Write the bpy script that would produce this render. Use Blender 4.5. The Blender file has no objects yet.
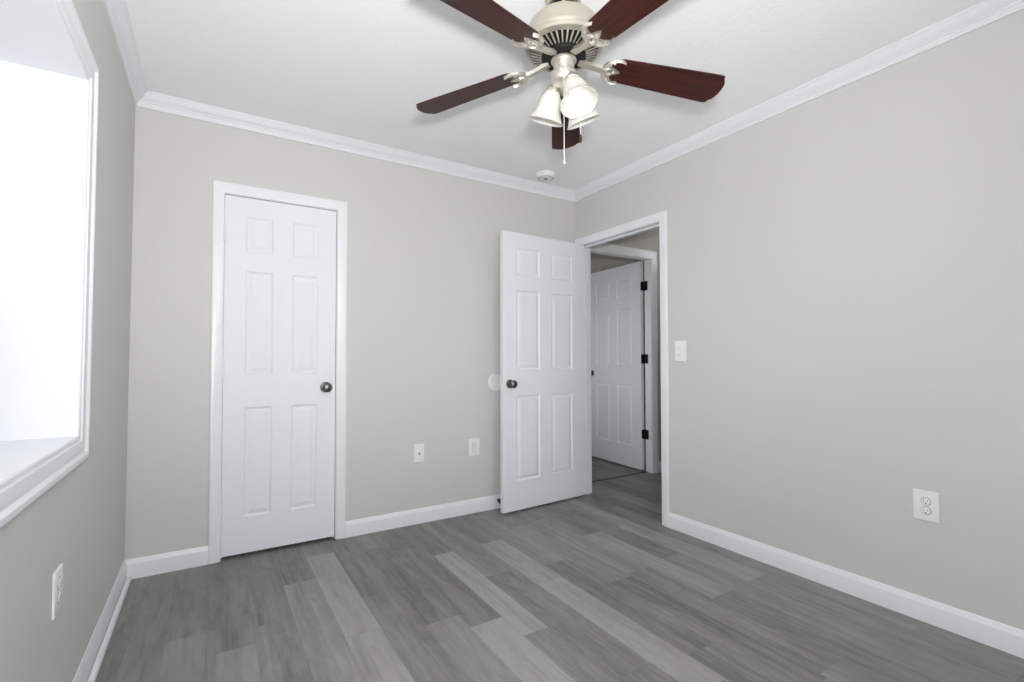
import bpy, math, random
from mathutils import Vector, Matrix

sc = bpy.context.scene
col = sc.collection
R = math.radians
PI = math.pi

# ------------------------------------------------------------------ camera
def make_camera():
    yaw, pitch, roll = 0.55928, 0.02298, -0.00173
    cy, sy = math.cos(yaw), math.sin(yaw)
    cp, sp = math.cos(pitch), math.sin(pitch)
    f = Vector((sy * cp, cy * cp, sp)); r = Vector((cy, -sy, 0)); u = r.cross(f)
    c, s = math.cos(roll), math.sin(roll)
    r2, u2 = r * c + u * s, u * c - r * s
    m = Matrix((r2, u2, -f)).transposed().to_4x4()
    m.translation = Vector((0.34504, -3.1229, 1.11654))
    cam = bpy.data.objects.new('camera', bpy.data.cameras.new('camera'))
    col.objects.link(cam)
    cam.matrix_world = m
    cam.data.sensor_width = 36.0
    cam.data.lens = 481.758 / 1024 * 36
    cam.data.shift_y = 5.775 / 1024
    cam.data.clip_start = 0.02
    sc.camera = cam
make_camera()

# ------------------------------------------------------------------ room dimensions (metres)
W = 2.922          # room width, left wall to right wall
YR = -3.45         # wall behind the camera
H = 2.4937         # ceiling height
TL = 0.26          # thickness of the outside walls
TP = 0.100         # thickness of the partitions
WIN = (-2.35, -1.128, 0.875, 2.000)      # left window opening: y0 y1 z0 z1
RWIN = (0.95, 2.25, 0.90, 2.05)         # added rear window opening, out of view: x0 x1 z0 z1

# ------------------------------------------------------------------ world, lights, exposure
E = dict(world=3.2, rear=7.0, flash=43.0, bounce=136.0, bulb=1.0, hall=5.6, far=3.5)  # rear, hall and far power added fill lights
def make_world():
    w = bpy.data.worlds.new('sky'); sc.world = w; w.use_nodes = True
    nt = w.node_tree; nt.nodes.clear()
    out = nt.nodes.new('ShaderNodeOutputWorld'); bg = nt.nodes.new('ShaderNodeBackground')
    tc = nt.nodes.new('ShaderNodeTexCoord'); sx = nt.nodes.new('ShaderNodeSeparateXYZ')
    rp = nt.nodes.new('ShaderNodeValToRGB')
    mr = nt.nodes.new('ShaderNodeMapRange')
    mr.inputs[1].default_value = -1; mr.inputs[2].default_value = 1
    nt.links.new(tc.outputs['Generated'], sx.inputs[0]); nt.links.new(sx.outputs['Z'], mr.inputs[0])
    nt.links.new(mr.outputs[0], rp.inputs[0]); nt.links.new(rp.outputs[0], bg.inputs[0]); nt.links.new(bg.outputs[0], out.inputs[0])
    e = rp.color_ramp.elements
    e[0].position = 0.46; e[0].color = (0.34, 0.35, 0.34, 1)
    e[1].position = 0.53; e[1].color = (0.92, 0.96, 1.0, 1)
    bg.inputs[1].default_value = E['world']
make_world()

def area(name, loc, rot, sx, sy, power=0.0, color=(1, 1, 1), portal=False):
    d = bpy.data.lights.new(name, 'AREA'); d.shape = 'RECTANGLE'; d.size = sx; d.size_y = sy
    d.energy = power; d.color = color
    o = bpy.data.objects.new(name, d); col.objects.link(o); o.location = loc; o.rotation_euler = rot
    if portal: d.cycles.is_portal = True
    return o
area('window_portal', (-TL - 0.01, (WIN[0] + WIN[1]) / 2, (WIN[2] + WIN[3]) / 2), (0, R(-90), 0), WIN[3] - WIN[2], WIN[1] - WIN[0], portal=True)
area('added_window_portal', ((RWIN[0] + RWIN[1]) / 2, YR - TL - 0.01, (RWIN[2] + RWIN[3]) / 2), (R(90), 0, 0), RWIN[1] - RWIN[0], RWIN[3] - RWIN[2], portal=True)  # sky portal of the added rear window
# added fill light set in the made-up window behind the camera
area('rear_fill', ((RWIN[0] + RWIN[1]) / 2, YR - TL + 0.10, (RWIN[2] + RWIN[3]) / 2), (R(105), 0, 0), 1.15, 1.0, E['rear'], (1.0, 0.985, 0.96))
# the photographer's flash, a little above the lens
def flash():
    d = bpy.data.lights.new('camera_flash', 'POINT'); d.energy = E['flash']; d.shadow_soft_size = 0.06; d.color = (0.985, 0.99, 1.0)
    o = bpy.data.objects.new('camera_flash', d); col.objects.link(o); o.location = (0.36, -3.17, 1.29)
flash()
# the photographer's second light, beside the camera, aimed up at the middle of the ceiling
def bounce():
    d = bpy.data.lights.new('strobe_light', 'SPOT'); d.energy = E['bounce']; d.spot_size = R(125); d.spot_blend = 1.0; d.shadow_soft_size = 0.07
    o = bpy.data.objects.new('strobe_light', d); col.objects.link(o); o.location = (0.44, -3.16, 1.34)
    aim = Vector((1.22, -1.10, 2.49)) - o.location
    o.rotation_euler = aim.to_track_quat('-Z', 'Y').to_euler()
bounce()
# added fill light to brighten the hall wall, no fixture, out of view
def lamp(name, loc, power):
    d = bpy.data.lights.new(name, 'POINT'); d.energy = power; d.shadow_soft_size = 0.12; d.color = (1.0, 0.985, 0.97)
    o = bpy.data.objects.new(name, d); col.objects.link(o); o.location = loc
lamp('hall_fill', (4.55, -0.45, 2.25), E['hall'])
# added fill light for the far door, out of view, no window there
far_fill = area('far_room_fill', (2.33, 0.75, 1.15), (0, R(-90), 0), 1.1, 0.9, E['far'], (0.98, 0.99, 1.0)); far_fill.data.spread = R(110)

sc.view_settings.view_transform = 'Standard'
sc.view_settings.look = 'None'
sc.view_settings.gamma = 1.0
sc.view_settings.use_curve_mapping = False
sc.view_settings.exposure = 0.0
sc.cycles.max_bounces = 12
sc.cycles.diffuse_bounces = 8
sc.cycles.sample_clamp_indirect = 6.0
sc.cycles.use_denoising = True

# ------------------------------------------------------------------ materials
def srgb(r, g, b):
    f = lambda c: (c / 12.92 if c <= 0.04045 else ((c + 0.055) / 1.055) ** 2.4)
    return (f(r / 255), f(g / 255), f(b / 255), 1)

def mat(name, color, rough=0.5, metal=0.0, spec=0.5, bump=None, var=None):
    m = bpy.data.materials.new(name); m.use_nodes = True
    nt = m.node_tree; b = nt.nodes['Principled BSDF']
    b.inputs['Base Color'].default_value = color; b.inputs['Roughness'].default_value = rough
    b.inputs['Metallic'].default_value = metal; b.inputs['Specular IOR Level'].default_value = spec
    tc = nt.nodes.new('ShaderNodeTexCoord')
    if bump:
        scale, strength, dist = bump
        n = nt.nodes.new('ShaderNodeTexNoise'); n.inputs['Scale'].default_value = scale; n.inputs['Detail'].default_value = 4
        bp = nt.nodes.new('ShaderNodeBump'); bp.inputs['Strength'].default_value = strength; bp.inputs['Distance'].default_value = dist
        nt.links.new(tc.outputs['Object'], n.inputs['Vector']); nt.links.new(n.outputs[0], bp.inputs['Height']); nt.links.new(bp.outputs[0], b.inputs['Normal'])
    if var:
        scale, amt = var
        n = nt.nodes.new('ShaderNodeTexNoise'); n.inputs['Scale'].default_value = scale; n.inputs['Detail'].default_value = 3
        mr = nt.nodes.new('ShaderNodeMapRange'); mr.inputs[3].default_value = 1 - amt; mr.inputs[4].default_value = 1 + amt
        mx = nt.nodes.new('ShaderNodeVectorMath'); mx.operation = 'SCALE'; mx.inputs[0].default_value = color[:3]
        nt.links.new(tc.outputs['Object'], n.inputs['Vector']); nt.links.new(n.outputs[0], mr.inputs[0])
        nt.links.new(mr.outputs[0], mx.inputs['Scale']); nt.links.new(mx.outputs[0], b.inputs['Base Color'])
    return m

M = {}
M['wall'] = mat('grey wall paint', (0.604, 0.597, 0.582, 1), 0.55, spec=0.35, bump=(160, 0.05, 0.002), var=(1.5, 0.012))
M['hall'] = mat('hall wall paint', (0.50, 0.475, 0.435, 1), 0.6, spec=0.3, bump=(160, 0.05, 0.002), var=(1.5, 0.012))
M['ceil'] = mat('ceiling paint', (0.925, 0.928, 0.938, 1), 0.85, spec=0.2, bump=(38, 0.35, 0.006), var=(6, 0.012))
M['trim'] = mat('white trim paint', (0.80, 0.81, 0.84, 1), 0.32, spec=0.5, bump=(60, 0.03, 0.001))
M['door'] = mat('white door paint', (0.795, 0.808, 0.845, 1), 0.55, spec=0.28, bump=(90, 0.05, 0.001))
M['plastic'] = mat('white plastic', (0.83, 0.83, 0.82, 1), 0.35, spec=0.5, var=(30, 0.01))
M['grille'] = mat('grey plastic', (0.42, 0.42, 0.42, 1), 0.5, var=(40, 0.03))
M['slot'] = mat('dark slot', (0.03, 0.03, 0.03, 1), 0.6, var=(40, 0.05))
M['nickel'] = mat('brushed nickel', (0.66, 0.625, 0.555, 1), 0.40, metal=0.85, bump=(220, 0.06, 0.001), var=(40, 0.03))
M['enamel'] = mat('champagne nickel housing', (0.58, 0.545, 0.465, 1), 0.33, metal=0.9, var=(25, 0.02))
M['pewter'] = mat('antique pewter', (0.17, 0.165, 0.16, 1), 0.36, metal=1.0, var=(60, 0.1))
M['black'] = mat('black iron', (0.010, 0.010, 0.011, 1), 0.6, spec=0.15, var=(60, 0.1))
M['rubber'] = mat('dark rubber', (0.025, 0.028, 0.034, 1), 0.6, var=(60, 0.1))
M['chain'] = mat('pale chain', (0.80, 0.79, 0.76, 1), 0.3, metal=0.3, var=(60, 0.03))
M['threshold'] = mat('dark threshold strip', (0.035, 0.034, 0.032, 1), 0.5, var=(40, 0.1))

def mat_glass():
    m = bpy.data.materials.new('window glass'); m.use_nodes = True; nt = m.node_tree; nt.nodes.clear()
    o = nt.nodes.new('ShaderNodeOutputMaterial'); t = nt.nodes.new('ShaderNodeBsdfTransparent'); g = nt.nodes.new('ShaderNodeBsdfGlossy')
    fr = nt.nodes.new('ShaderNodeFresnel'); fr.inputs[0].default_value = 1.45; mx = nt.nodes.new('ShaderNodeMixShader')
    t.inputs[0].default_value = (0.95, 0.97, 0.97, 1); g.inputs['Roughness'].default_value = 0.02
    nt.links.new(fr.outputs[0], mx.inputs[0]); nt.links.new(t.outputs[0], mx.inputs[1]); nt.links.new(g.outputs[0], mx.inputs[2]); nt.links.new(mx.outputs[0], o.inputs[0])
    return m
M['glass'] = mat_glass()

def mat_frost():
    m = bpy.data.materials.new('frosted glass'); m.use_nodes = True; nt = m.node_tree
    b = nt.nodes['Principled BSDF']; b.inputs['Base Color'].default_value = (0.80, 0.79, 0.745, 1); b.inputs['Roughness'].default_value = 0.35
    tr = nt.nodes.new('ShaderNodeBsdfTranslucent'); tr.inputs[0].default_value = (0.95, 0.93, 0.88, 1)
    mx = nt.nodes.new('ShaderNodeMixShader')
    n = nt.nodes.new('ShaderNodeTexNoise'); n.inputs['Scale'].default_value = 25
    mr = nt.nodes.new('ShaderNodeMapRange'); mr.inputs[3].default_value = 0.25; mr.inputs[4].default_value = 0.38
    nt.links.new(n.outputs[0], mr.inputs[0]); nt.links.new(mr.outputs[0], mx.inputs[0])
    nt.links.new(b.outputs[0], mx.inputs[1]); nt.links.new(tr.outputs[0], mx.inputs[2])
    nt.links.new(mx.outputs[0], nt.nodes['Material Output'].inputs[0])
    return m
M['frost'] = mat_frost()

def mat_bulb():
    m = bpy.data.materials.new('lit bulb'); m.use_nodes = True; nt = m.node_tree
    b = nt.nodes['Principled BSDF']; b.inputs['Base Color'].default_value = (0.9, 0.9, 0.88, 1)
    b.inputs['Emission Color'].default_value = (1.0, 0.95, 0.86, 1); b.inputs['Emission Strength'].default_value = E['bulb']
    return m
M['bulb'] = mat_bulb()

def mat_blade():
    m = bpy.data.materials.new('dark cherry wood'); m.use_nodes = True; nt = m.node_tree
    b = nt.nodes['Principled BSDF']; b.inputs['Roughness'].default_value = 0.42; b.inputs['Specular IOR Level'].default_value = 0.25
    tc = nt.nodes.new('ShaderNodeTexCoord'); mp = nt.nodes.new('ShaderNodeMapping'); mp.inputs['Scale'].default_value = (3.0, 60, 60)
    n = nt.nodes.new('ShaderNodeTexNoise'); n.inputs['Scale'].default_value = 1.5; n.inputs['Detail'].default_value = 6; n.inputs['Distortion'].default_value = 0.6
    rp = nt.nodes.new('ShaderNodeValToRGB'); e = rp.color_ramp.elements
    e[0].position = 0.35; e[0].color = (0.020, 0.0050, 0.0036, 1); e[1].position = 0.68; e[1].color = (0.068, 0.0145, 0.0085, 1)
    nt.links.new(tc.outputs['Object'], mp.inputs[0]); nt.links.new(mp.outputs[0], n.inputs['Vector']); nt.links.new(n.outputs[0], rp.inputs[0]); nt.links.new(rp.outputs[0], b.inputs['Base Color'])
    return m
M['blade'] = mat_blade()

def mat_floor():
    m = bpy.data.materials.new('grey vinyl planks'); m.use_nodes = True; nt = m.node_tree
    N = nt.nodes.new; L = nt.links.new
    b = nt.nodes['Principled BSDF']; b.inputs['Roughness'].default_value = 0.42; b.inputs['Specular IOR Level'].default_value = 0.35
    at = N('ShaderNodeAttribute'); at.attribute_name = 'tone'
    sd = N('ShaderNodeAttribute'); sd.attribute_name = 'seed'
    tc = N('ShaderNodeTexCoord'); cmb = N('ShaderNodeCombineXYZ')
    sc1 = N('ShaderNodeMath'); sc1.operation = 'MULTIPLY'; sc1.inputs[1].default_value = 37.0; L(sd.outputs['Fac'], sc1.inputs[0])
    L(sc1.outputs[0], cmb.inputs[0]); L(sc1.outputs[0], cmb.inputs[1])
    ad = N('ShaderNodeVectorMath'); ad.operation = 'ADD'; L(tc.outputs['Object'], ad.inputs[0]); L(cmb.outputs[0], ad.inputs[1])
    def noise(sx, sy, scale, det, dist=0.0):
        mp = N('ShaderNodeMapping'); mp.inputs['Scale'].default_value = (sx, sy, 1)
        n = N('ShaderNodeTexNoise'); n.inputs['Scale'].default_value = scale; n.inputs['Detail'].default_value = det; n.inputs['Distortion'].default_value = dist
        L(ad.outputs[0], mp.inputs[0]); L(mp.outputs[0], n.inputs['Vector']); return n.outputs[0]
    fine = noise(80, 2.2, 1.0, 6, 0.4)
    broad = noise(11, 1.1, 1.0, 3, 0.9)
    cloud = noise(22, 5.0, 1.0, 4, 1.5)
    def mul(a, k, off):
        x = N('ShaderNodeMath'); x.operation = 'MULTIPLY_ADD'; x.inputs[1].default_value = k; x.inputs[2].default_value = off; L(a, x.inputs[0]); return x.outputs[0]
    def add(a, c):
        x = N('ShaderNodeMath'); x.operation = 'ADD'; L(a, x.inputs[0]); L(c, x.inputs[1]); return x.outputs[0]
    t = add(at.outputs['Fac'], mul(fine, 0.46, -0.23))
    t = add(t, mul(broad, 0.80, -0.40))
    t = add(t, mul(cloud, 0.55, -0.275))
    rp = N('ShaderNodeValToRGB'); e = rp.color_ramp.elements
    e[0].position = 0.0; e[0].color = (0.079, 0.0755, 0.072, 1)
    e[1].position = 1.0; e[1].color = (0.334, 0.325, 0.317, 1)
    L(t, rp.inputs[0]); L(rp.outputs[0], b.inputs['Base Color'])
    bp = N('ShaderNodeBump'); bp.inputs['Strength'].default_value = 0.12; bp.inputs['Distance'].default_value = 0.002
    L(fine, bp.inputs['Height']); L(bp.outputs[0], b.inputs['Normal'])
    return m
M['floor'] = mat_floor()
M['seam'] = mat('plank seam', (0.10, 0.098, 0.094, 1), 0.7, var=(30, 0.1))

# ------------------------------------------------------------------ mesh helpers
class MB:
    def __init__(s): s.v = []; s.f = []; s.m = []
    def add(s, verts, faces, mi=0, X=None):
        n = len(s.v)
        s.v += [tuple(X @ Vector(p)) if X else tuple(p) for p in verts]
        s.f += [tuple(i + n for i in f) for f in faces]; s.m += [mi] * len(faces)
    def box(s, a, b, mi=0, X=None):
        x0, y0, z0 = (min(p, q) for p, q in zip(a, b)); x1, y1, z1 = (max(p, q) for p, q in zip(a, b))
        s.add([(x0, y0, z0), (x1, y0, z0), (x1, y1, z0), (x0, y1, z0), (x0, y0, z1), (x1, y0, z1), (x1, y1, z1), (x0, y1, z1)],
              [(0, 3, 2, 1), (4, 5, 6, 7), (0, 1, 5, 4), (1, 2, 6, 5), (2, 3, 7, 6), (3, 0, 4, 7)], mi, X)
    def lathe(s, prof, n=32, mi=0, X=None):
        """prof: (radius, height) pairs about local z"""
        vs = []; fs = []; k = len(prof)
        for i in range(n):
            a = 2 * PI * i / n
            for r, z in prof: vs.append((r * math.cos(a), r * math.sin(a), z))
        for i in range(n):
            j = (i + 1) % n
            for q in range(k - 1): fs.append((i * k + q, j * k + q, j * k + q + 1, i * k + q + 1))
        s.add(vs, fs, mi, X)
    def prism(s, poly, z0, z1, mi=0, X=None):
        n = len(poly)
        vs = [(x, y, z0) for x, y in poly] + [(x, y, z1) for x, y in poly]
        fs = [tuple(range(n - 1, -1, -1)), tuple(range(n, 2 * n))] + [(i, (i + 1) % n, n + (i + 1) % n, n + i) for i in range(n)]
        s.add(vs, fs, mi, X)
    def tube(s, pts, rad, n=10, mi=0, X=None):
        pts = [Vector(p) for p in pts]; rs = rad if isinstance(rad, (list, tuple)) else [rad] * len(pts)
        vs = []; fs = []
        up = Vector((0, 0, 1))
        for i, p in enumerate(pts):
            d = (pts[min(i + 1, len(pts) - 1)] - pts[max(i - 1, 0)]).normalized()
            a = d.cross(up); a = a.normalized() if a.length > 1e-4 else Vector((1, 0, 0)); b = d.cross(a).normalized()
            for k in range(n):
                t = 2 * PI * k / n; vs.append(p + (a * math.cos(t) + b * math.sin(t)) * rs[i])
        for i in range(len(pts) - 1):
            for k in range(n):
                j = (k + 1) % n; fs.append((i * n + k, i * n + j, (i + 1) * n + j, (i + 1) * n + k))
        fs.append(tuple(range(n))); fs.append(tuple(range((len(pts) - 1) * n, len(pts) * n)))
        s.add(vs, fs, mi, X)
    def build(s, name, mats, parent=None, loc=(0, 0, 0), rot=(0, 0, 0), smooth=None, bevel=None):
        me = bpy.data.meshes.new(name); me.from_pydata([tuple(p) for p in s.v], [], s.f)
        for m in (mats if isinstance(mats, (list, tuple)) else [mats]): me.materials.append(m)
        for p, i in zip(me.polygons, s.m): p.material_index = i
        import bmesh
        bm = bmesh.new(); bm.from_mesh(me); bmesh.ops.recalc_face_normals(bm, faces=bm.faces[:]); bm.to_mesh(me); bm.free()
        if smooth:
            for p in me.polygons: p.use_smooth = True
            me.set_sharp_from_angle(angle=R(smooth))
        me.update()
        o = bpy.data.objects.new(name, me); col.objects.link(o); o.location = loc; o.rotation_euler = rot
        if parent: o.parent = parent
        if bevel:
            b = o.modifiers.new('bevel', 'BEVEL'); b.width = bevel; b.segments = 2; b.limit_method = 'ANGLE'; b.angle_limit = R(40)
        return o

def empty(name, loc=(0, 0, 0), rot=(0, 0, 0)):
    o = bpy.data.objects.new(name, None); col.objects.link(o); o.location = loc; o.rotation_euler = rot; o.empty_display_size = 0.1
    return o
def tag(o, label, cat, kind=None, group=None):
    o['label'] = label; o['category'] = cat
    if kind: o['kind'] = kind
    if group: o['group'] = group
    return o
def struct(o, label, cat): return tag(o, label, cat, 'structure')

def band(mb, path, prof, to3, closed=False, mi=0):
    """sweep a profile [(offset, depth)] along a polyline in a wall's plane with mitred corners; offset grows to the left of travel"""
    n = len(path); k = len(prof); vs = []; fs = []
    P2 = [Vector(p) for p in path]
    for i in range(n):
        a = P2[i] - P2[i - 1] if (closed or i > 0) else None
        b = P2[(i + 1) % n] - P2[i] if (closed or i < n - 1) else None
        na = Vector((-a.y, a.x)).normalized() if a else None
        nb = Vector((-b.y, b.x)).normalized() if b else None
        if na and nb:
            m = (na + nb); m = m / m.dot(na)
        else: m = na or nb
        for w, d in prof:
            q = P2[i] + m * w; vs.append(to3(q.x, q.y, d))
    for i in range(n if closed else n - 1):
        j = (i + 1) % n
        for q in range(k): fs.append((i * k + q, j * k + q, j * k + (q + 1) % k, i * k + (q + 1) % k))
    if not closed: fs += [tuple(range(k)), tuple(range((n - 1) * k, n * k))]
    mb.add(vs, fs, mi)

def moulding(mb, p0, p1, nin, prof, m0=1, m1=1, mi=0):
    """straight run of moulding on a wall foot or head; prof: (offset into room, z); mitred ends"""
    p0 = Vector((p0[0], p0[1], 0)); p1 = Vector((p1[0], p1[1], 0)); d = (p1 - p0).normalized(); n = Vector((nin[0], nin[1], 0)); k = len(prof)
    vs = [p0 + n * w + d * w * m0 + Vector((0, 0, z)) for w, z in prof] + [p1 + n * w - d * w * m1 + Vector((0, 0, z)) for w, z in prof]
    fs = [(i, (i + 1) % k, k + (i + 1) % k, k + i) for i in range(k)] + [tuple(range(k)), tuple(range(k, 2 * k))]
    mb.add(vs, fs, mi)

back3 = lambda a, z, d: (a, -d, z)
right3 = lambda a, z, d: (W - d, a, z)
left3 = lambda a, z, d: (d, a, z)
hallside3 = lambda a, z, d: (W + TP + d, a, z)
HY = 0.13                                     # hall wall with the far doorway
HT = 0.075
hall3 = lambda a, z, d: (a, HY - d, z)

def lean(o):
    """the left wall is a little out of plumb: its foot stands further out than its head"""
    for q in [o] + list(o.children_recursive):
        if q.type == 'MESH':
            oz = q.location.z + (o.location.z if q is not o and q.parent else 0.0)
            for v in q.data.vertices: v.co.x -= 0.0062 * (2.1 - (v.co.z + oz))
    return o

# ------------------------------------------------------------------ floor: separate planks in one mesh
def build_floor():
    rnd = random.Random(11)
    pw, x00 = 0.152, 0.812
    over = {0: [(-0.20, 0.93), (-1.12, 0.88), (-2.04, 0.75)], 4: [(-0.56, 0.95)], 3: [(-1.315, 0.95), (-0.385, 0.42)],
            6: [(-0.55, 0.82), (-1.15, 0.90)], 10: [(-0.775, 0.74)], 12: [(-0.765, 0.78)], 5: [(-0.95, 0.44)], 2: [(-1.20, 0.62), (-0.28, 0.40)],
            -3: [(-0.965, 0.72)], -4: [(-0.775, 0.62)], -1: [(-0.50, 0.66)], 1: [(-0.835, 0.52)], -2: [(-0.84, 0.50)]}
    v = []; f = []; tone = []; seed = []; mi = []
    def quad(x0, x1, y0, y1, z, t, s, m):
        n = len(v); v.extend([(x0, y0, z), (x1, y0, z), (x1, y1, z), (x0, y1, z)]); f.append((n, n + 1, n + 2, n + 3)); tone.append(t); seed.append(s); mi.append(m)
    X0, X1, Y0, Y1 = -0.04, 5.3, YR - 0.04, 2.4
    quad(X0, X1, Y0, Y1, -0.0012, 0, 0, 1)
    g = 0.0003
    for k in range(-6, 30):
        edge = lambda q: x00 + pw * q + {5: -0.026, 1: -0.008, -3: 0.016, 4: 0.004}.get(q, 0.0)
        xa = max(X0, edge(k)); xb = min(X1, edge(k + 1))
        if xb - xa < 0.005: continue
        ov = over.get(k, [])
        fixed = sorted([y for y, _ in ov], reverse=True)
        length = 0.925
        start = fixed[0] if fixed else rnd.uniform(-0.9, 0.0)
        ys = [start]
        while ys[0] < Y1: ys.insert(0, ys[0] + length)
        for y in fixed[1:]: ys.append(y)
        while ys[-1] > Y0: ys.append(ys[-1] - length)
        for a, b in zip(ys[:-1], ys[1:]):
            t = rnd.choice([0.38, 0.42, 0.45, 0.5, 0.52, 0.56, 0.62])
            for y, tv in ov:
                if abs(y - a) < 1e-6: t = tv
            ya, yb = min(a, Y1), max(b, Y0)
            if ya - yb > 0.01: quad(xa + g, xb - g, yb + g, ya - g, 0.0, t, rnd.random(), 0)
    me = bpy.data.meshes.new('floor'); me.from_pydata(v, [], f); me.materials.append(M['floor']); me.materials.append(M['seam'])
    for p, i in zip(me.polygons, mi): p.material_index = i
    a = me.attributes.new('tone', 'FLOAT', 'FACE'); a.data.foreach_set('value', tone)
    a = me.attributes.new('seed', 'FLOAT', 'FACE'); a.data.foreach_set('value', seed)
    # give the floor its thickness
    import bmesh
    bm = bmesh.new(); bm.from_mesh(me)
    vs = [bm.verts.new(p) for p in ((X0, Y0, -0.05), (X1, Y0, -0.05), (X1, Y1, -0.05), (X0, Y1, -0.05), (X0, Y0, -0.003), (X1, Y0, -0.003), (X1, Y1, -0.003), (X0, Y1, -0.003))]
    for q in ((0, 3, 2, 1), (4, 5, 6, 7), (0, 1, 5, 4), (1, 2, 6, 5), (2, 3, 7, 6), (3, 0, 4, 7)):
        fc = bm.faces.new([vs[i] for i in q]); fc.material_index = 1
    bm.to_mesh(me); bm.free()
    o = bpy.data.objects.new('floor', me); col.objects.link(o)
    struct(o, 'grey wood-look vinyl plank floor running toward the back wall', 'floor')
build_floor()

# ------------------------------------------------------------------ walls and ceiling
mb = MB(); mb.box((-TL, YR - TL, H), (W + TP, 0.12, H + 0.12)); struct(mb.build('ceiling', M['ceil']), 'white lightly textured ceiling above the fan', 'ceiling')

CD = (0.402, 1.008, 2.040)                    # closet door opening x0 x1 top
mb = MB()
j = 0.018
mb.box((-TL, 0, 0), (CD[0] - j, TP, H)); mb.box((CD[1] + j, 0, 0), (W + TP, TP, H)); mb.box((CD[0] - j, 0, CD[2] + j), (CD[1] + j, TP, H))
struct(mb.build('wall_back', M['wall']), 'light grey back wall with the closed white door', 'wall')

mb = MB(); y0, y1, z0, z1 = WIN; l = 0.016
mb.box((-TL, YR - TL, 0), (0, y0 - l, H)); mb.box((-TL, y1 + l, 0), (0, 0, H)); mb.box((-TL, y0 - l, 0), (0, y1 + l, z0 - l)); mb.box((-TL, y0 - l, z1 + l), (0, y1 + l, H))
struct(lean(mb.build('wall_left', M['wall'])), 'light grey left wall with the white-cased window', 'wall')

RD = (-0.899, -0.079, 2.038)                  # doorway in the right wall: y0 y1 top
mb = MB()
mb.box((W, YR - TL, 0), (W + TP, RD[0] - j, H)); mb.box((W, RD[1] + j, 0), (W + TP, 0, H)); mb.box((W, RD[0] - j, RD[2] + j), (W + TP, RD[1] + j, H))
struct(mb.build('wall_right', M['wall']), 'light grey right wall with the open doorway', 'wall')

mb = MB(); x0, x1, z0, z1 = RWIN
mb.box((-0.025, YR - TL, 0), (x0 - l, YR, H)); mb.box((x1 + l, YR - TL, 0), (W, YR, H)); mb.box((x0 - l, YR - TL, 0), (x1 + l, YR, z0 - l)); mb.box((x0 - l, YR - TL, z1 + l), (x1 + l, YR, H))
struct(mb.build('wall_rear', M['wall']), 'light grey wall behind the camera with an added window', 'wall')

mb = MB()                                      # closet behind the closed door
mb.box((0.10, 0.75, 0), (1.30, 0.80, 2.3)); mb.box((0.10, TP, 0), (0.15, 0.75, 2.3)); mb.box((1.25, TP, 0), (1.30, 0.75, 2.3)); mb.box((0.10, TP, 2.3), (1.30, 0.80, 2.35))
struct(mb.build('wall_closet', M['hall']), 'closet walls behind the closed white door', 'wall')

# hall beyond the doorway and the room past it
FD = (3.155, 3.975, 2.074)                     # far doorway x0 x1 top
HX = 4.18
mb = MB()
mb.box((W + TP, HY, 0), (FD[0] - j, HY + HT, H)); mb.box((FD[1] + j, HY, 0), (5.2, HY + HT, H)); mb.box((FD[0] - j, HY, FD[2] + j), (FD[1] + j, HY + HT, H))
struct(mb.build('wall_hall', M['hall']), 'taupe hall wall around the far doorway', 'wall')
mb = MB()
mb.box((5.2, -2.0, 0), (5.3, HY + HT, H)); mb.box((W + TP, -2.1, 0), (5.3, -2.0, H))
struct(mb.build('wall_hall_end', M['hall']), 'taupe hall end walls out of view', 'wall')
mb = MB()
mb.box((HX, HY + HT, 0), (HX + 0.1, 2.3, H)); mb.box((2.3, 2.3, 0), (HX + 0.1, 2.4, H)); mb.box((2.2, TP, 0), (2.3, 2.4, H))
mb.box((2.3, TP, 0), (W + TP, HY + HT, H))
struct(mb.build('wall_far_room', M['hall']), 'taupe walls of the room past the far doorway', 'wall')
mb = MB(); mb.box((W + TP, -2.1, 2.45), (5.3, 0.12, 2.55)); mb.box((2.2, 0.12, 2.45), (5.3, 2.4, 2.55))
struct(mb.build('ceiling_hall', M['ceil']), 'white ceiling over the hall and far room', 'ceiling')

# ------------------------------------------------------------------ crown, baseboards
CR = [(0, H), (0.0565, H), (0.0565, H - 0.006), (0.050, H - 0.010), (0.047, H - 0.016), (0.040, H - 0.026), (0.030, H - 0.036), (0.021, H - 0.042), (0.020, H - 0.047), (0.014, H - 0.050), (0.012, H - 0.058), (0.009, H - 0.061), (0.009, H - 0.071), (0, H - 0.071)]
for i, (p0, p1, n, nm) in enumerate([((0, 0), (W, 0), (0, -1), 'back'), ((W, 0), (W, YR), (-1, 0), 'right'), ((0, YR), (0, 0), (1, 0), 'left'), ((W, YR), (0, YR), (0, 1), 'rear')]):
    mb = MB(); moulding(mb, p0, p1, n, CR)
    struct(mb.build('trim_%d' % (i + 1), M['trim'], smooth=25), 'white crown moulding along the top of the %s wall' % nm, 'crown moulding')

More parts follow.
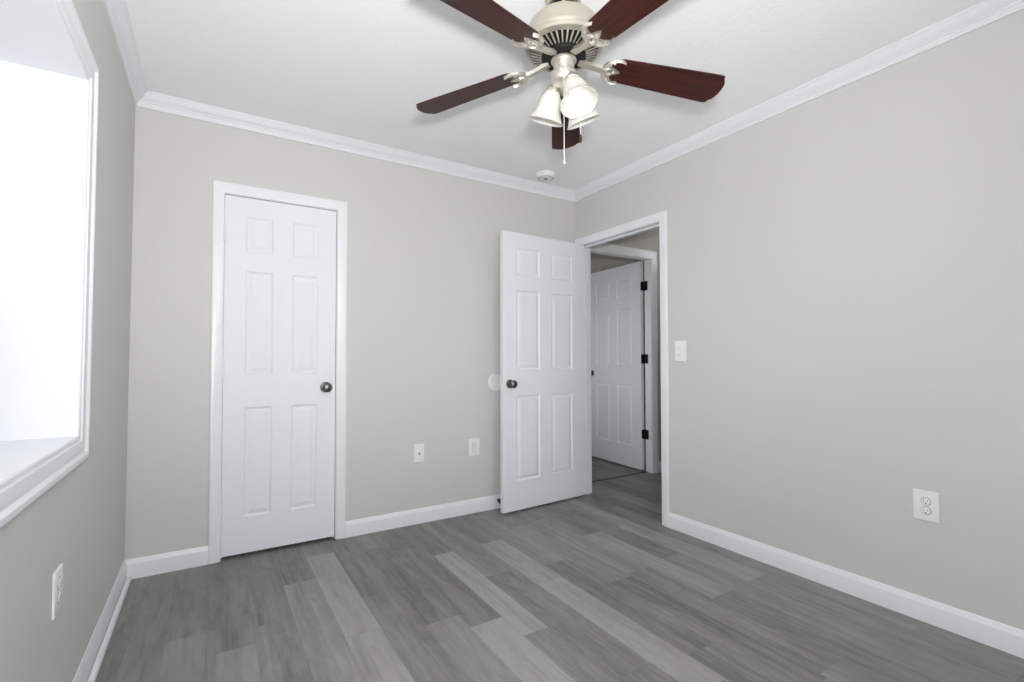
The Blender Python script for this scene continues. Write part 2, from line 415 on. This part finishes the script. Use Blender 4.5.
BB = [(0, 0), (0.014, 0), (0.014, 0.074), (0.0125, 0.080), (0.0085, 0.086), (0.0075, 0.092), (0.004, 0.0985), (0, 0.0985)]
CW = 0.058                                      # casing width
bx0, bx1 = 0.3455, 1.0697                       # closet casing outer edges
ry0 = -0.962
mb = MB(); moulding(mb, (-0.0135, 0), (bx0, 0), (0, -1), BB, 1, 0); moulding(mb, (bx1, 0), (W, 0), (0, -1), BB, 0, 1)
struct(mb.build('baseboard_back', M['trim'], smooth=25), 'white baseboard along the back wall', 'baseboard')
mb = MB(); moulding(mb, (W, ry0), (W, YR), (-1, 0), BB, 0, 1)
struct(mb.build('baseboard_right', M['trim'], smooth=25), 'white baseboard along the right wall', 'baseboard')
mb = MB(); moulding(mb, (0, YR), (0, 0), (1, 0), [(w * 0.75, z) for w, z in BB], 1, 1)
struct(lean(mb.build('baseboard_left', M['trim'], smooth=25)), 'white baseboard under the window on the left wall', 'baseboard')
SH = [(0.0145, 0), (0.032, 0), (0.0315, 0.008), (0.029, 0.014), (0.024, 0.0175), (0.0145, 0.018)]
mb = MB(); moulding(mb, (0, YR), (0, -0.016), (1, 0), SH, 1, 0)
struct(lean(mb.build('trim_5', M['trim'], smooth=25)), 'thin white shoe moulding at the foot of the left baseboard', 'shoe moulding')
mb = MB(); moulding(mb, (W, YR), (0, YR), (0, 1), BB, 1, 1)
struct(mb.build('baseboard_rear', M['trim'], smooth=25), 'white baseboard along the wall behind the camera', 'baseboard')
mb = MB(); moulding(mb, (4.060, HY), (5.2, HY), (0, -1), BB, 0, 0)
struct(mb.build('baseboard_hall', M['trim'], smooth=25), 'white baseboard in the hall beside the far doorway', 'baseboard')

# ------------------------------------------------------------------ door casings and jambs
CP = [(0, 0), (0, 0.008), (0.004, 0.010), (0.018, 0.011), (0.030, 0.0135), (0.044, 0.0150), (0.052, 0.0150), (CW - 0.001, 0.013), (CW, 0.010), (CW, 0)]
def door_trim(name, a0, a1, top, to3, label, width=CW, jamb=None, z0=0.0):
    """three-sided casing; a0<a1 inner edges"""
    pr = [(w * width / CW, d) for w, d in CP]
    mb = MB(); band(mb, [(a0, z0), (a0, top), (a1, top), (a1, z0)], pr, to3)
    if jamb: jamb(mb)
    return struct(mb.build(name, M['trim'], smooth=30), label, 'door casing')
rv = 0.004
def jamb_back(mb):
    t = 0.018
    mb.box((CD[0] - t, 0.0005, 0), (CD[0], TP, CD[2] + t)); mb.box((CD[1], 0.0005, 0), (CD[1] + t, TP, CD[2] + t)); mb.box((CD[0], 0.0005, CD[2]), (CD[1], TP, CD[2] + t))
    mb.box((CD[0], 0.042, 0), (CD[0] + 0.01, 0.072, CD[2])); mb.box((CD[1] - 0.01, 0.042, 0), (CD[1], 0.075, CD[2])); mb.box((CD[0], 0.042, CD[2] - 0.01), (CD[1], 0.075, CD[2]))
door_trim('trim_6', CD[0] + 0.001, CD[1] + rv, CD[2] + rv, back3, 'white casing around the closed door', 0.0575, jamb_back)
def jamb_right(mb):
    t = 0.018; a, b, top = RD
    mb.box((W + 0.0005, a - t, 0), (W + TP - 0.0005, a, top + t)); mb.box((W + 0.0005, b, 0), (W + TP - 0.0005, b + t, top + t)); mb.box((W + 0.0005, a, top), (W + TP - 0.0005, b, top + t))
    s0, s1 = W + 0.040, W + 0.075
    mb.box((s0, a, 0), (s1, a + 0.011, top)); mb.box((s0, b - 0.011, 0), (s1, b, top)); mb.box((s0, a, top - 0.011), (s1, b, top))
door_trim('trim_7', RD[0] - rv, RD[1] + rv, RD[2] + rv, right3, 'white casing around the open doorway', CW, jamb_right)
door_trim('trim_8', RD[0] - rv, RD[1] + rv, RD[2] + rv, hallside3, 'white casing on the hall side of the open doorway')
def jamb_far(mb):
    t = 0.018; a, b, top = FD
    mb.box((a - t, HY + 0.0005, 0), (a, HY + HT, top + t)); mb.box((b, HY + 0.0005, 0), (b + t, HY + HT, top + t)); mb.box((a, HY + 0.0005, top), (b, HY + HT, top + t))
door_trim('trim_9', FD[0] - rv, FD[1] + rv, FD[2] + rv, hall3, 'white casing around the far doorway across the hall', 0.080, jamb_far)
mb = MB(); mb.prism([(FD[0], HY + 0.05), (FD[1], HY + 0.05), (FD[1], HY + 0.075), (FD[0], HY + 0.075)], 0, 0.004)
struct(mb.build('trim_10', M['threshold'], bevel=0.0015), 'dark threshold strip on the floor of the far doorway', 'threshold')

# ------------------------------------------------------------------ windows
WP = [(0, 0), (0, 0.006), (0.003, 0.009), (0.012, 0.009), (0.014, 0.013), (0.022, 0.0145), (0.036, 0.0155), (0.038, 0.0125), (0.043, 0.0125), (0.046, 0.018), (0.050, 0.021), (0.060, 0.021), (0.064, 0.018), (0.066, 0.012), (0.066, 0)]
def window(name, a0, a1, z0, z1, to3, label, depth=TL):
    root = empty(name, to3((a0 + a1) / 2, z0, 0))
    inv = Matrix.Translation(-Vector(root.location))
    def t3(a, z, d): return tuple(inv @ Vector(to3(a, z, d)))
    def bx(mb, a_, b_, c_, d_, e_, f_):
        mb.box(t3(a_, c_, e_), t3(b_, d_, f_))
    mb = MB(); band(mb, [(a0, z0), (a0, z1), (a1, z1), (a1, z0)], [(w * 1.28, d) for w, d in WP], t3, closed=True); mb.build('casing', M['trim'], root, smooth=30)
    mb = MB(); t = 0.016
    bx(mb, a0 - t, a0, z0 - t, z1 + t, -depth, 0.0); bx(mb, a1, a1 + t, z0 - t, z1 + t, -depth, 0.0); bx(mb, a0, a1, z1, z1 + t, -depth, 0.0)
    mb.build('jamb', M['trim'], root)
    mb = MB(); bx(mb, a0, a1, z0 - t, z0, -depth, 0.0); mb.build('sill', M['trim'], root)
    # double-hung sashes near the outer face
    zm = (z0 + z1) / 2
    for (lo, hi, dd) in ((z0, zm + 0.02, -depth + 0.028), (zm - 0.02, z1, -depth + 0.004)):
        mb = MB(); s = 0.04; e = dd + 0.022
        bx(mb, a0, a0 + s, lo, hi, dd, e); bx(mb, a1 - s, a1, lo, hi, dd, e); bx(mb, a0 + s, a1 - s, lo, lo + s, dd, e); bx(mb, a0 + s, a1 - s, hi - s, hi, dd, e)
        sa = mb.build('sash', M['trim'], root)
        mb = MB(); bx(mb, a0 + s, a1 - s, lo + s, hi - s, dd + 0.009, dd + 0.013); g = mb.build('pane', M['glass'], sa)
    return struct(root, label, 'window')
lean(window('window_1', WIN[0], WIN[1], WIN[2], WIN[3], left3, 'bright window recess with stepped white casing in left wall'))
rear3 = lambda a, z, d: (a, YR + d, z)
window('added_window', RWIN[0], RWIN[1], RWIN[2], RWIN[3], rear3, 'added unseen window in the wall behind the camera')  # unseen window, added to let light in from behind

# ------------------------------------------------------------------ six-panel doors
def slab(w, h, cols, rows, t=0.035):
    mb = MB()
    xs = sorted({0, w, *[c for p in cols for c in p]}); zs = sorted({0, h, *[c for p in rows for c in p]})
    rings = [(0.0, 0.0), (0.003, 0.004), (0.009, 0.0080), (0.014, 0.0082), (0.034, 0.0022), (0.037, 0.0015)]
    for face in (0, 1):
        Y = (lambda d: d) if face == 0 else (lambda d: t - d)
        for xa, xb in zip(xs[:-1], xs[1:]):
            for za, zb in zip(zs[:-1], zs[1:]):
                if (xa, xb) in cols and (za, zb) in rows:
                    vs = []
                    for i, d in rings: vs += [(xa + i, Y(d), za + i), (xb - i, Y(d), za + i), (xb - i, Y(d), zb - i), (xa + i, Y(d), zb - i)]
                    fs = []
                    for q in range(len(rings) - 1):
                        for s in range(4): fs.append((4 * q + s, 4 * q + (s + 1) % 4, 4 * q + 4 + (s + 1) % 4, 4 * q + 4 + s))
                    n = 4 * (len(rings) - 1); fs.append((n, n + 1, n + 2, n + 3))
                    mb.add(vs, fs)
                else:
                    mb.add([(xa, Y(0), za), (xb, Y(0), za), (xb, Y(0), zb), (xa, Y(0), zb)], [(0, 1, 2, 3)])
    mb.add([(0, 0, 0), (w, 0, 0), (w, t, 0), (0, t, 0), (0, 0, h), (w, 0, h), (w, t, h), (0, t, h)], [(0, 1, 2, 3), (4, 5, 6, 7), (0, 3, 7, 4), (1, 2, 6, 5)])
    # weld
    import bmesh
    me = bpy.data.meshes.new('tmp'); me.from_pydata([tuple(p) for p in mb.v], [], mb.f)
    bm = bmesh.new(); bm.from_mesh(me); bmesh.ops.remove_doubles(bm, verts=bm.verts[:], dist=1e-5); bm.to_mesh(me); bm.free()
    out = MB(); out.add([v.co[:] for v in me.vertices], [tuple(p.vertices) for p in me.polygons]); bpy.data.meshes.remove(me)
    return out

ROSE = [(0.0, 0.0), (0.031, 0.0), (0.0325, 0.002), (0.031, 0.006), (0.024, 0.009), (0.014, 0.011), (0.011, 0.016), (0.011, 0.026), (0.014, 0.031), (0.022, 0.036), (0.0275, 0.043), (0.029, 0.051), (0.0275, 0.058), (0.022, 0.063), (0.017, 0.0645), (0.0165, 0.0635), (0.010, 0.066), (0.0, 0.0665)]
def knob(parent, x, z, y, sign, m=None, k=1.0):
    X = Matrix.Translation((x, y, z)) @ Matrix.Rotation(R(90 if sign < 0 else -90), 4, 'X')
    mb = MB(); mb.lathe([(r, h * k) for r, h in ROSE], 28, 0, X); return mb.build('knob', m or M['pewter'], parent, smooth=40)
def barrel(parent, x, y, z, m, r=0.0065, h=0.09, leaves=()):
    mb = MB()
    mb.lathe([(0, -h / 2 - 0.004), (r * 0.6, -h / 2 - 0.003), (r, -h / 2), (r, -h / 6), (r * 0.93, -h / 6), (r * 0.93, -h / 6 + 0.001), (r, -h / 6 + 0.001), (r, h / 6), (r * 0.93, h / 6), (r * 0.93, h / 6 + 0.001), (r, h / 6 + 0.001), (r, h / 2), (r * 0.6, h / 2 + 0.003), (0, h / 2 + 0.004)], 12, 0, Matrix.Translation((x, y, z)))
    for a, b in leaves: mb.box((a[0], a[1], z - h / 2), (b[0], b[1], z + h / 2))
    return mb.build('hinge', m, parent, smooth=40)

ROWS = [(0.203, 0.818), (1.008, 1.593), (1.703, 1.906)]
# closed door in the back wall
d1 = empty('door_1', (CD[0] + 0.003, 0.0, 0.020))
w1 = CD[1] - CD[0] - 0.007
slab(w1, 2.0145, [(0.107, 0.247), (0.351, 0.493)], ROWS).build('slab', M['door'], d1, bevel=0.0015)
knob(d1, 0.948 - CD[0] - 0.003, 0.919, 0.0, -1)
for z in (0.26, 1.035, 1.80): barrel(d1, -0.002, -0.0055, z, M['trim'], 0.0075, 0.09)
struct(d1, 'closed white six-panel door in the back wall', 'door')

# open door at the doorway
d2 = empty('door_2', (W - 0.007, -0.0815, 0.012), (0, 0, R(183.9)))
slab(0.802, 2.024, [(0.130, 0.346), (0.462, 0.682)], [(a + 0.008, b + 0.008) for a, b in ROWS]).build('slab', M['door'], d2, bevel=0.0015)
knob(d2, 0.744, 0.917, 0.035, 1); knob(d2, 0.744, 0.917, 0.0, -1, k=0.6)
for z in (0.25, 1.03, 1.80): barrel(d2, -0.003, -0.004, z, M['pewter'])
mb = MB(); mb.box((0.8015, 0.006, 0.89), (0.8035, 0.029, 0.945)); mb.box((0.802, 0.012, 0.905), (0.810, 0.023, 0.930)); mb.build('latch', M['chain'], d2)
struct(d2, 'open white six-panel door standing beside the doorway', 'door')

# far door across the hall, open away from us
d3 = empty('door_3', (FD[1] - 0.002, HY + HT + 0.006, 0.014), (0, 0, R(86.0)))
slab(0.826, 2.056, [(0.122, 0.355), (0.470, 0.702)], [(a + 0.012, b + 0.012) for a, b in ROWS]).build('slab', M['door'], d3, loc=(0.012, 0, 0), bevel=0.0015)
knob(d3, 0.788, 0.93, 0.035, 1); knob(d3, 0.788, 0.93, 0.0, -1)
for z in (0.35, 1.09, 1.81): barrel(d3, 0.002, -0.001, z, M['black'], 0.009, 0.09, [((0.0085, 0.002), (0.0125, 0.034)), ((-0.045, -0.003), (0.002, 0.004))])
struct(d3, 'white six-panel door with black hinges seen across the hall', 'door')

# ------------------------------------------------------------------ wall plates
def plate_mesh(w, h, t=0.006):
    mb = MB(); b = 0.004
    vs = []; 
    for i, d in ((0, 0), (0, t * 0.55), (b * 0.4, t * 0.9), (b, t)):
        vs += [(-w / 2 + i, -d, -h / 2 + i), (w / 2 - i, -d, -h / 2 + i), (w / 2 - i, -d, h / 2 - i), (-w / 2 + i, -d, h / 2 - i)]
    fs = [(3, 2, 1, 0)]
    for q in range(3):
        for s in range(4): fs.append((4 * q + s, 4 * q + (s + 1) % 4, 4 * q + 4 + (s + 1) % 4, 4 * q + 4 + s))
    fs.append((12, 13, 14, 15)); mb.add(vs, fs); return mb
def yrot(p): return Matrix.Translation(p) @ Matrix.Rotation(R(90), 4, 'X')     # lathe axis -> -y (out of the wall)
def duplex(loc, rz, w, h, label, group=None):
    root = empty('wall_outlet', loc, (0, 0, rz))
    plate_mesh(w, h).build('cover_plate', M['plastic'], root, smooth=30)
    for dz in (0.0195, -0.0195):
        mb = MB()
        mb.lathe([(0.0178, 0.004), (0.0178, 0.0058), (0.0172, 0.0064), (0.0, 0.0064)], 24, 1, yrot((0, 0, dz)))
        mb.lathe([(0.0160, 0.004), (0.0160, 0.0078), (0.0150, 0.0085), (0.0, 0.0085)], 24, 0, yrot((0, 0, dz)))
        for sx, hh in ((-0.0063, 0.0085), (0.0063, 0.0070)): mb.box((sx - 0.0009, -0.0088, dz + 0.003 - hh / 2), (sx + 0.0009, -0.0080, dz + 0.003 + hh / 2), 1)
        mb.lathe([(0.0026, 0.008), (0.0026, 0.0088), (0, 0.0088)], 10, 1, yrot((0, 0, dz - 0.0075)))
        mb.build('receptacle', [M['plastic'], M['slot']], root, smooth=40)
    mb = MB(); mb.lathe([(0.0032, 0.005), (0.0032, 0.0068), (0.002, 0.0075), (0, 0.0077)], 12, 0, yrot((0, 0, 0))); mb.build('screw', M['plastic'], root, smooth=40)
    return tag(root, label, 'outlet', group=group)
duplex((1.974, 0, 0.4695), 0, 0.086, 0.126, 'white duplex outlet on the back wall nearest the open door')
duplex((W, -2.3115, 0.487), R(-90), 0.089, 0.127, 'white duplex outlet on the right wall above the baseboard')
duplex((-0.0099, -1.308, 0.473), R(90), 0.087, 0.122, 'white outlet on the left wall below the window')
# cable jack plate
root = empty('cable_jack', (1.553, 0, 0.4705))
plate_mesh(0.071, 0.124).build('cover_plate', M['plastic'], root, smooth=30)
mb = MB(); mb.lathe([(0.0075, 0.004), (0.0075, 0.0075), (0.0052, 0.0085), (0.0052, 0.013), (0.0030, 0.013), (0.0030, 0.008), (0, 0.008)], 16, 0, yrot((0, 0, -0.003))); mb.build('jack', M['pewter'], root, smooth=40)
for dz in (0.042, -0.042):
    mb = MB(); mb.lathe([(0.0032, 0.005), (0.0032, 0.0068), (0.002, 0.0075), (0, 0.0077)], 12, 0, yrot((0, 0, dz))); mb.build('screw', M['plastic'], root, smooth=40)
tag(root, 'white jack plate with one dark centre socket beside the closed door', 'wall jack')
# light switch
root = empty('light_switch', (W, -1.0605, 1.1575), (0, 0, R(-90)))
plate_mesh(0.087, 0.134).build('cover_plate', M['plastic'], root, smooth=30)
for dz in (0.0175, -0.0175):
    mb = MB()
    mb.box((-0.0165, -0.0065, dz - 0.0165), (0.0165, -0.004, dz + 0.0165), 0)
    mb.add([(-0.012, -0.006, dz - 0.005), (0.012, -0.006, dz - 0.005), (0.012, -0.006, dz + 0.005), (-0.012, -0.006, dz + 0.005), (-0.010, -0.013, dz + 0.001), (0.010, -0.013, dz + 0.001), (0.010, -0.013, dz + 0.005), (-0.010, -0.013, dz + 0.005)],
           [(0, 1, 2, 3), (4, 5, 6, 7), (0, 1, 5, 4), (1, 2, 6, 5), (2, 3, 7, 6), (3, 0, 4, 7)], 0)
    mb.build('toggle', M['plastic'], root, bevel=0.0008)
for dz in (0.048, -0.048):
    mb = MB(); mb.lathe([(0.0032, 0.005), (0.0032, 0.0068), (0.002, 0.0075), (0, 0.0077)], 12, 0, yrot((0, 0, dz))); mb.build('screw', M['plastic'], root, smooth=40)
tag(root, 'white double light switch on the right wall beside the doorway', 'light switch')

# ------------------------------------------------------------------ door bumper disc, door stop, smoke detector
mb = MB(); mb.lathe([(0, 0), (0.0635, 0), (0.0645, 0.003), (0.0625, 0.0065), (0.057, 0.008), (0.050, 0.0075), (0.046, 0.0060), (0.0, 0.0060)], 40, 0, yrot((0, 0, 0)))
tag(mb.build('wall_protector', M['plastic'], loc=(2.153, 0, 0.934), smooth=30), 'round white door-knob bumper disc on the back wall', 'wall bumper')

root = empty('door_stop', (2.171, -0.0125, 0.060))
mb = MB(); mb.lathe([(0, 0), (0.014, 0), (0.014, 0.003), (0.008, 0.006), (0.006, 0.012), (0.006, 0.030)], 16, 0, yrot((0, 0, 0))); mb.build('stem', M['pewter'], root, smooth=40)
mb = MB(); mb.lathe([(0.0, 0.026), (0.016, 0.026), (0.018, 0.029), (0.018, 0.038), (0.014, 0.043), (0, 0.044)], 18, 0, yrot((0, 0, 0))); mb.build('bumper', M['rubber'], root, smooth=40)
tag(root, 'dark rubber-tipped door stop on the baseboard behind the open door', 'door stop')

root = empty('smoke_detector', (2.462, -0.222, H))
mb = MB(); mb.lathe([(0, 0), (0.071, 0), (0.071, -0.010), (0.068, -0.012), (0.066, -0.013), (0.065, -0.024), (0.060, -0.031), (0.048, -0.035), (0.030, -0.036), (0.0, -0.036)], 36); mb.build('body', M['plastic'], root, smooth=30)
mb = MB()
for k in range(14):
    a = 2 * PI * k / 14
    mb.box((0.050, -0.006, -0.0345), (0.0585, 0.006, -0.0305), 0, Matrix.Rotation(a, 4, 'Z'))
mb.build('vents', M['grille'], root)
mb = MB(); mb.lathe([(0.012, -0.0355), (0.012, -0.038), (0.010, -0.0395), (0, -0.0395)], 18); mb.build('test_button', M['slot'], root, smooth=40)
tag(root, 'round white smoke detector on the ceiling near the far corner', 'smoke detector')

# ------------------------------------------------------------------ ceiling fan
FX, FY = 1.4552, -1.718
fan = empty('ceiling_fan', (FX, FY, H))
zz = lambda z: z - H
mb = MB(); mb.lathe([(r, zz(z)) for r, z in [(0.0, 2.4937), (0.073, 2.4937), (0.074, 2.482), (0.071, 2.470), (0.064, 2.452), (0.062, 2.434), (0.060, 2.431), (0.050, 2.431), (0.048, 2.436), (0.048, 2.470), (0.0, 2.470)]], 40); mb.build('canopy', M['enamel'], fan, smooth=40)
mb = MB(); mb.lathe([(r, zz(z)) for r, z in [(0.0, 2.472), (0.044, 2.472), (0.044, 2.392), (0.0, 2.392)]], 28, 0); 
mb.build('hanger', M['black'], fan, smooth=40)
mb = MB()
ang = math.atan2(-3.1229 - FY, 0.345 - FX)
Xc = Matrix.Rotation(ang, 4, 'Z')
mb.lathe([(r, zz(z)) for r, z in [(0, 2.462), (0.005, 2.462), (0.005, 2.400), (0, 2.400)]], 10, 0, Xc @ Matrix.Translation((0.046, 0, 0)))
mb.box((0.042, -0.012, zz(2.448)), (0.050, 0.012, zz(2.442)), 0, Xc); mb.box((0.042, -0.012, zz(2.416)), (0.050, 0.012, zz(2.410)), 0, Xc)
mb.build('coupling_pin', M['chain'], fan)
# motor housing with a vented underside
mb = MB(); mb.lathe([(r, zz(z)) for r, z in [(0.0, 2.396), (0.058, 2.396), (0.062, 2.392), (0.066, 2.390), (0.090, 2.386), (0.112, 2.374), (0.128, 2.356), (0.136, 2.334), (0.138, 2.308), (0.140, 2.303), (0.1455, 2.300), (0.1465, 2.292), (0.1440, 2.286), (0.1455, 2.280), (0.1440, 2.270), (0.136, 2.263), (0.128, 2.260), (0.127, 2.263), (0.126, 2.275), (0.0, 2.285)]], 64)
hous = mb.build('motor_housing', M['enamel'], fan, smooth=35)
mb = MB(); mb.lathe([(r, zz(z)) for r, z in [(0.129, 2.268), (0.126, 2.264), (0.078, 2.250), (0.070, 2.258)]], 56); mb.build('vent_bowl', M['black'], fan, smooth=35)
mb = MB()
for k in range(40):
    a = 2 * PI * (k + 0.5) / 40
    X = Matrix.Rotation(a, 4, 'Z')
    w0, w1_ = 0.0022, 0.0032
    za, zb = zz(2.2480), zz(2.2615)
    mb.add([(0.080, -w0, za), (0.126, -w1_, zb), (0.126, w1_, zb), (0.080, w0, za), (0.080, -w0, za - 0.004), (0.126, -w1_, zb - 0.004), (0.126, w1_, zb - 0.004), (0.080, w0, za - 0.004)],
           [(0, 1, 2, 3), (4, 5, 6, 7), (0, 1, 5, 4), (1, 2, 6, 5), (2, 3, 7, 6), (3, 0, 4, 7)], 0, X)
mb.build('vent_grille', M['nickel'], hous)
mb = MB(); mb.lathe([(r, zz(z)) for r, z in [(0.0, 2.262), (0.080, 2.256), (0.083, 2.250), (0.083, 2.238), (0.078, 2.232), (0.052, 2.230), (0.0, 2.230)]], 40); mb.build('flywheel', M['black'], fan, smooth=40)

# blades (local x = outward); drooping a little, pitched
RT, PH, DR, TH = 0.635, -0.2002, 0.0745, 0.8862
Z0 = 2.1836
def bw(r): return (0.109 + (0.1455 - 0.109) * (r - 0.2) / 0.43) / 2
def blade_outline():
    up = []
    up += [(0.182, 0.0), (0.183, 0.012), (0.187, 0.026), (0.194, 0.038), (0.204, 0.048), (0.217, bw(0.217))]
    for r in (0.30, 0.40, 0.50, 0.575): up.append((r, bw(r)))
    e = bw(0.60)
    up += [(0.610, e), (0.623, e - 0.001), (0.628, e - 0.004), (0.630, e - 0.011), (0.633, e - 0.018), (0.641, e - 0.025), (0.647, e - 0.038), (0.6505, e - 0.055), (0.6515, 0.0)]
    lo = [(x, -y) for x, y in up[-2:0:-1]]
    return up + lo
def bracket():
    mb = MB()
    t0, t1 = -0.0115, -0.0035
    # arm from the flywheel out to the scroll
    arm = [(0.058, 0.012), (0.085, 0.013), (0.115, 0.0105), (0.140, 0.011), (0.150, 0.014), (0.150, -0.014), (0.140, -0.011), (0.115, -0.0105), (0.085, -0.013), (0.058, -0.012)]
    n = len(arm)
    rise = lambda x: 0.012 * max(0, (0.13 - x) / 0.07)
    vs = [(x, y, t0 - 0.003 + rise(x)) for x, y in arm] + [(x, y, t1 + 0.003 + rise(x)) for x, y in arm]
    fs = [(i, (i + 1) % n, n + (i + 1) % n, n + i) for i in range(n)]
    for q in range(4):
        fs.append((q, q + 1, n - 2 - q, n - 1 - q)); fs.append((n + q, n + q + 1, 2 * n - 2 - q, 2 * n - 1 - q))
    mb.add(vs, fs)
    # scroll horns either side, following the blade's root
    for s in (1, -1):
        out = [(0.146, 0.004), (0.152, 0.020), (0.159, 0.033), (0.170, 0.045), (0.183, 0.0535), (0.197, 0.0575), (0.210, 0.0570), (0.222, 0.0530), (0.231, 0.0475)]
        inn = [(0.170, 0.004), (0.170, 0.014), (0.172, 0.024), (0.178, 0.034), (0.188, 0.0425), (0.199, 0.0480), (0.210, 0.0495), (0.220, 0.0480), (0.229, 0.0460)]
        k = len(out); vs = []; fs = []
        for (a, b) in zip(out, inn):
            vs += [(a[0], s * a[1], t0), (b[0], s * b[1], t0), (b[0], s * b[1], t1), (a[0], s * a[1], t1), ((a[0] + b[0]) / 2, s * (a[1] + b[1]) / 2, t0 - 0.005)]
        for i in range(k - 1):
            p, q = 5 * i, 5 * i + 5
            fs += [(p, q, q + 4, p + 4), (p + 4, q + 4, q + 1, p + 1), (p + 1, q + 1, q + 2, p + 2), (p + 2, q + 2, q + 3, p + 3), (p + 3, q + 3, q, p)]
        fs += [(0, 4, 1, 2, 3), tuple(5 * (k - 1) + i for i in (3, 2, 1, 4, 0))]
        mb.add(vs, fs)
        mb.tube([(0.160, s * 0.004, t0 - 0.003), (0.168, s * 0.012, t0 - 0.004), (0.176, s * 0.016, t0 - 0.004), (0.186, s * 0.014, t0 - 0.003), (0.190, s * 0.007, t0 - 0.002)], [0.005, 0.0055, 0.005, 0.004, 0.003], 8)
    mb.prism([(0.176, -0.020), (0.205, -0.010), (0.222, 0.0), (0.205, 0.010), (0.176, 0.020)], t0, t1)
    for x, y in ((0.196, 0.0), (0.186, 0.040), (0.186, -0.040)): mb.lathe([(0.005, -0.003), (0.005, t0 - 0.004), (0.003, t0 - 0.006), (0, t0 - 0.006)], 10, 0, Matrix.Translation((x, y, 0)))
    return mb
lab = ['dark cherry blade pointing toward the far corner', None, None, None, None]
bl_proto = br_proto = None
for k in range(5):
    a = TH + k * 2 * PI / 5
    d = Vector((math.cos(a), math.sin(a), -DR)).normalized()                      # outward, drooping
    tvec = Vector((-math.sin(a) * math.cos(PH), math.cos(a) * math.cos(PH), math.sin(PH)))
    n = d.cross(tvec).normalized(); t2 = n.cross(d)
    m = Matrix((d, t2, n)).transposed().to_4x4(); m.translation = Vector((0, 0, Z0 + RT * DR - H))
    if k == 0:
        mb = MB(); mb.prism(blade_outline(), -0.003, 0.003)
        b = mb.build('blade', M['blade'], fan, bevel=0.0012)
        br = bracket().build('blade_bracket', M['nickel'], b, smooth=35)
        bl_proto, br_proto = b, br
    else:
        b = bl_proto.copy(); col.objects.link(b); b.parent = fan
        br = br_proto.copy(); col.objects.link(br); br.parent = b
    b.matrix_local = m

# light kit
mb = MB(); mb.lathe([(r, zz(z)) for r, z in [(0.0, 2.232), (0.046, 2.232), (0.048, 2.226), (0.042, 2.222), (0.039, 2.214), (0.038, 2.186), (0.041, 2.183), (0.051, 2.178), (0.053, 2.168), (0.050, 2.152), (0.040, 2.140), (0.022, 2.132), (0.012, 2.128), (0.009, 2.118), (0.0, 2.115)]], 40)
kit = mb.build('light_kit', M['nickel'], fan, smooth=35)
LAMPS = ((98, 22, 0.052, 2.146), (-95, 22, 0.052, 2.134), (2, 25, 0.050, 2.132))
SHADE = [(0.0235, 0.0), (0.0245, 0.010), (0.031, 0.022), (0.039, 0.036), (0.044, 0.054), (0.047, 0.074), (0.052, 0.092), (0.060, 0.108), (0.0685, 0.120),
         (0.0665, 0.1205), (0.058, 0.108), (0.0495, 0.092), (0.0445, 0.074), (0.0415, 0.054), (0.0365, 0.036), (0.0285, 0.023), (0.021, 0.010), (0.021, 0.0)]
for az, tilt, r0, z0 in LAMPS:
    A = Matrix.Rotation(R(az), 4, 'Z')
    ax = Matrix.Translation((r0, 0, zz(z0))) @ Matrix.Rotation(R(180 - tilt), 4, 'Y')
    X = A @ ax
    mb = MB(); mb.lathe([(0, -0.030), (0.012, -0.030), (0.013, -0.012), (0.022, -0.006), (0.027, 0.0), (0.0285, 0.012), (0.026, 0.014), (0.0245, 0.012), (0.0, 0.010)], 24, 0, X)
    mb.build('lamp_socket', M['nickel'], kit, smooth=40)
    mb = MB(); mb.lathe(SHADE + [SHADE[0]], 36, 0, X); sh = mb.build('lamp_shade', M['frost'], kit, smooth=50)
for az, tilt, r0, z0 in LAMPS:
    X = Matrix.Rotation(R(az), 4, 'Z') @ Matrix.Translation((r0, 0, zz(z0))) @ Matrix.Rotation(R(180 - tilt), 4, 'Y')
    mb = MB(); mb.lathe([(0, 0.012), (0.011, 0.014), (0.012, 0.026), (0.018, 0.044), (0.022, 0.058), (0.020, 0.070), (0.012, 0.079), (0, 0.082)], 20, 0, X); mb.build('bulb', M['bulb'], kit, smooth=60)
# pull chains
def chain(x, y, z0, z1, knobm=None):
    prof = []; z = z0
    while z > z1:
        prof += [(0.0008, z), (0.0019, z - 0.0015), (0.0019, z - 0.003), (0.0008, z - 0.0045)]; z -= 0.0045
    mb = MB(); mb.lathe([(0, z0)] + prof + [(0, z)], 6, 0, Matrix.Translation((x, y, -H))); c = mb.build('pull_chain', M['chain'], fan, smooth=60)
    mb = MB(); mb.lathe([(0, z1 + 0.004), (0.003, z1), (0.0055, z1 - 0.010), (0.006, z1 - 0.020), (0.004, z1 - 0.028), (0, z1 - 0.030)] if knobm else [(0, z1 + 0.003), (0.003, z1), (0.0035, z1 - 0.012), (0, z1 - 0.014)], 12, 0, Matrix.Translation((x, y, -H)))
    mb.build('pull_knob', knobm or M['chain'], c, smooth=50)
rt = Vector((math.cos(0.559), -math.sin(0.559)))
fwd = Vector((math.sin(0.559), math.cos(0.559)))
p = rt * -0.004 - fwd * 0.040; chain(p.x, p.y, 2.17, 1.835)
p = rt * 0.066 + fwd * 0.030; chain(p.x, p.y, 2.165, 1.962, M['blade'])
tag(fan, 'five-blade ceiling fan with dark cherry blades and brushed nickel light kit', 'ceiling fan')
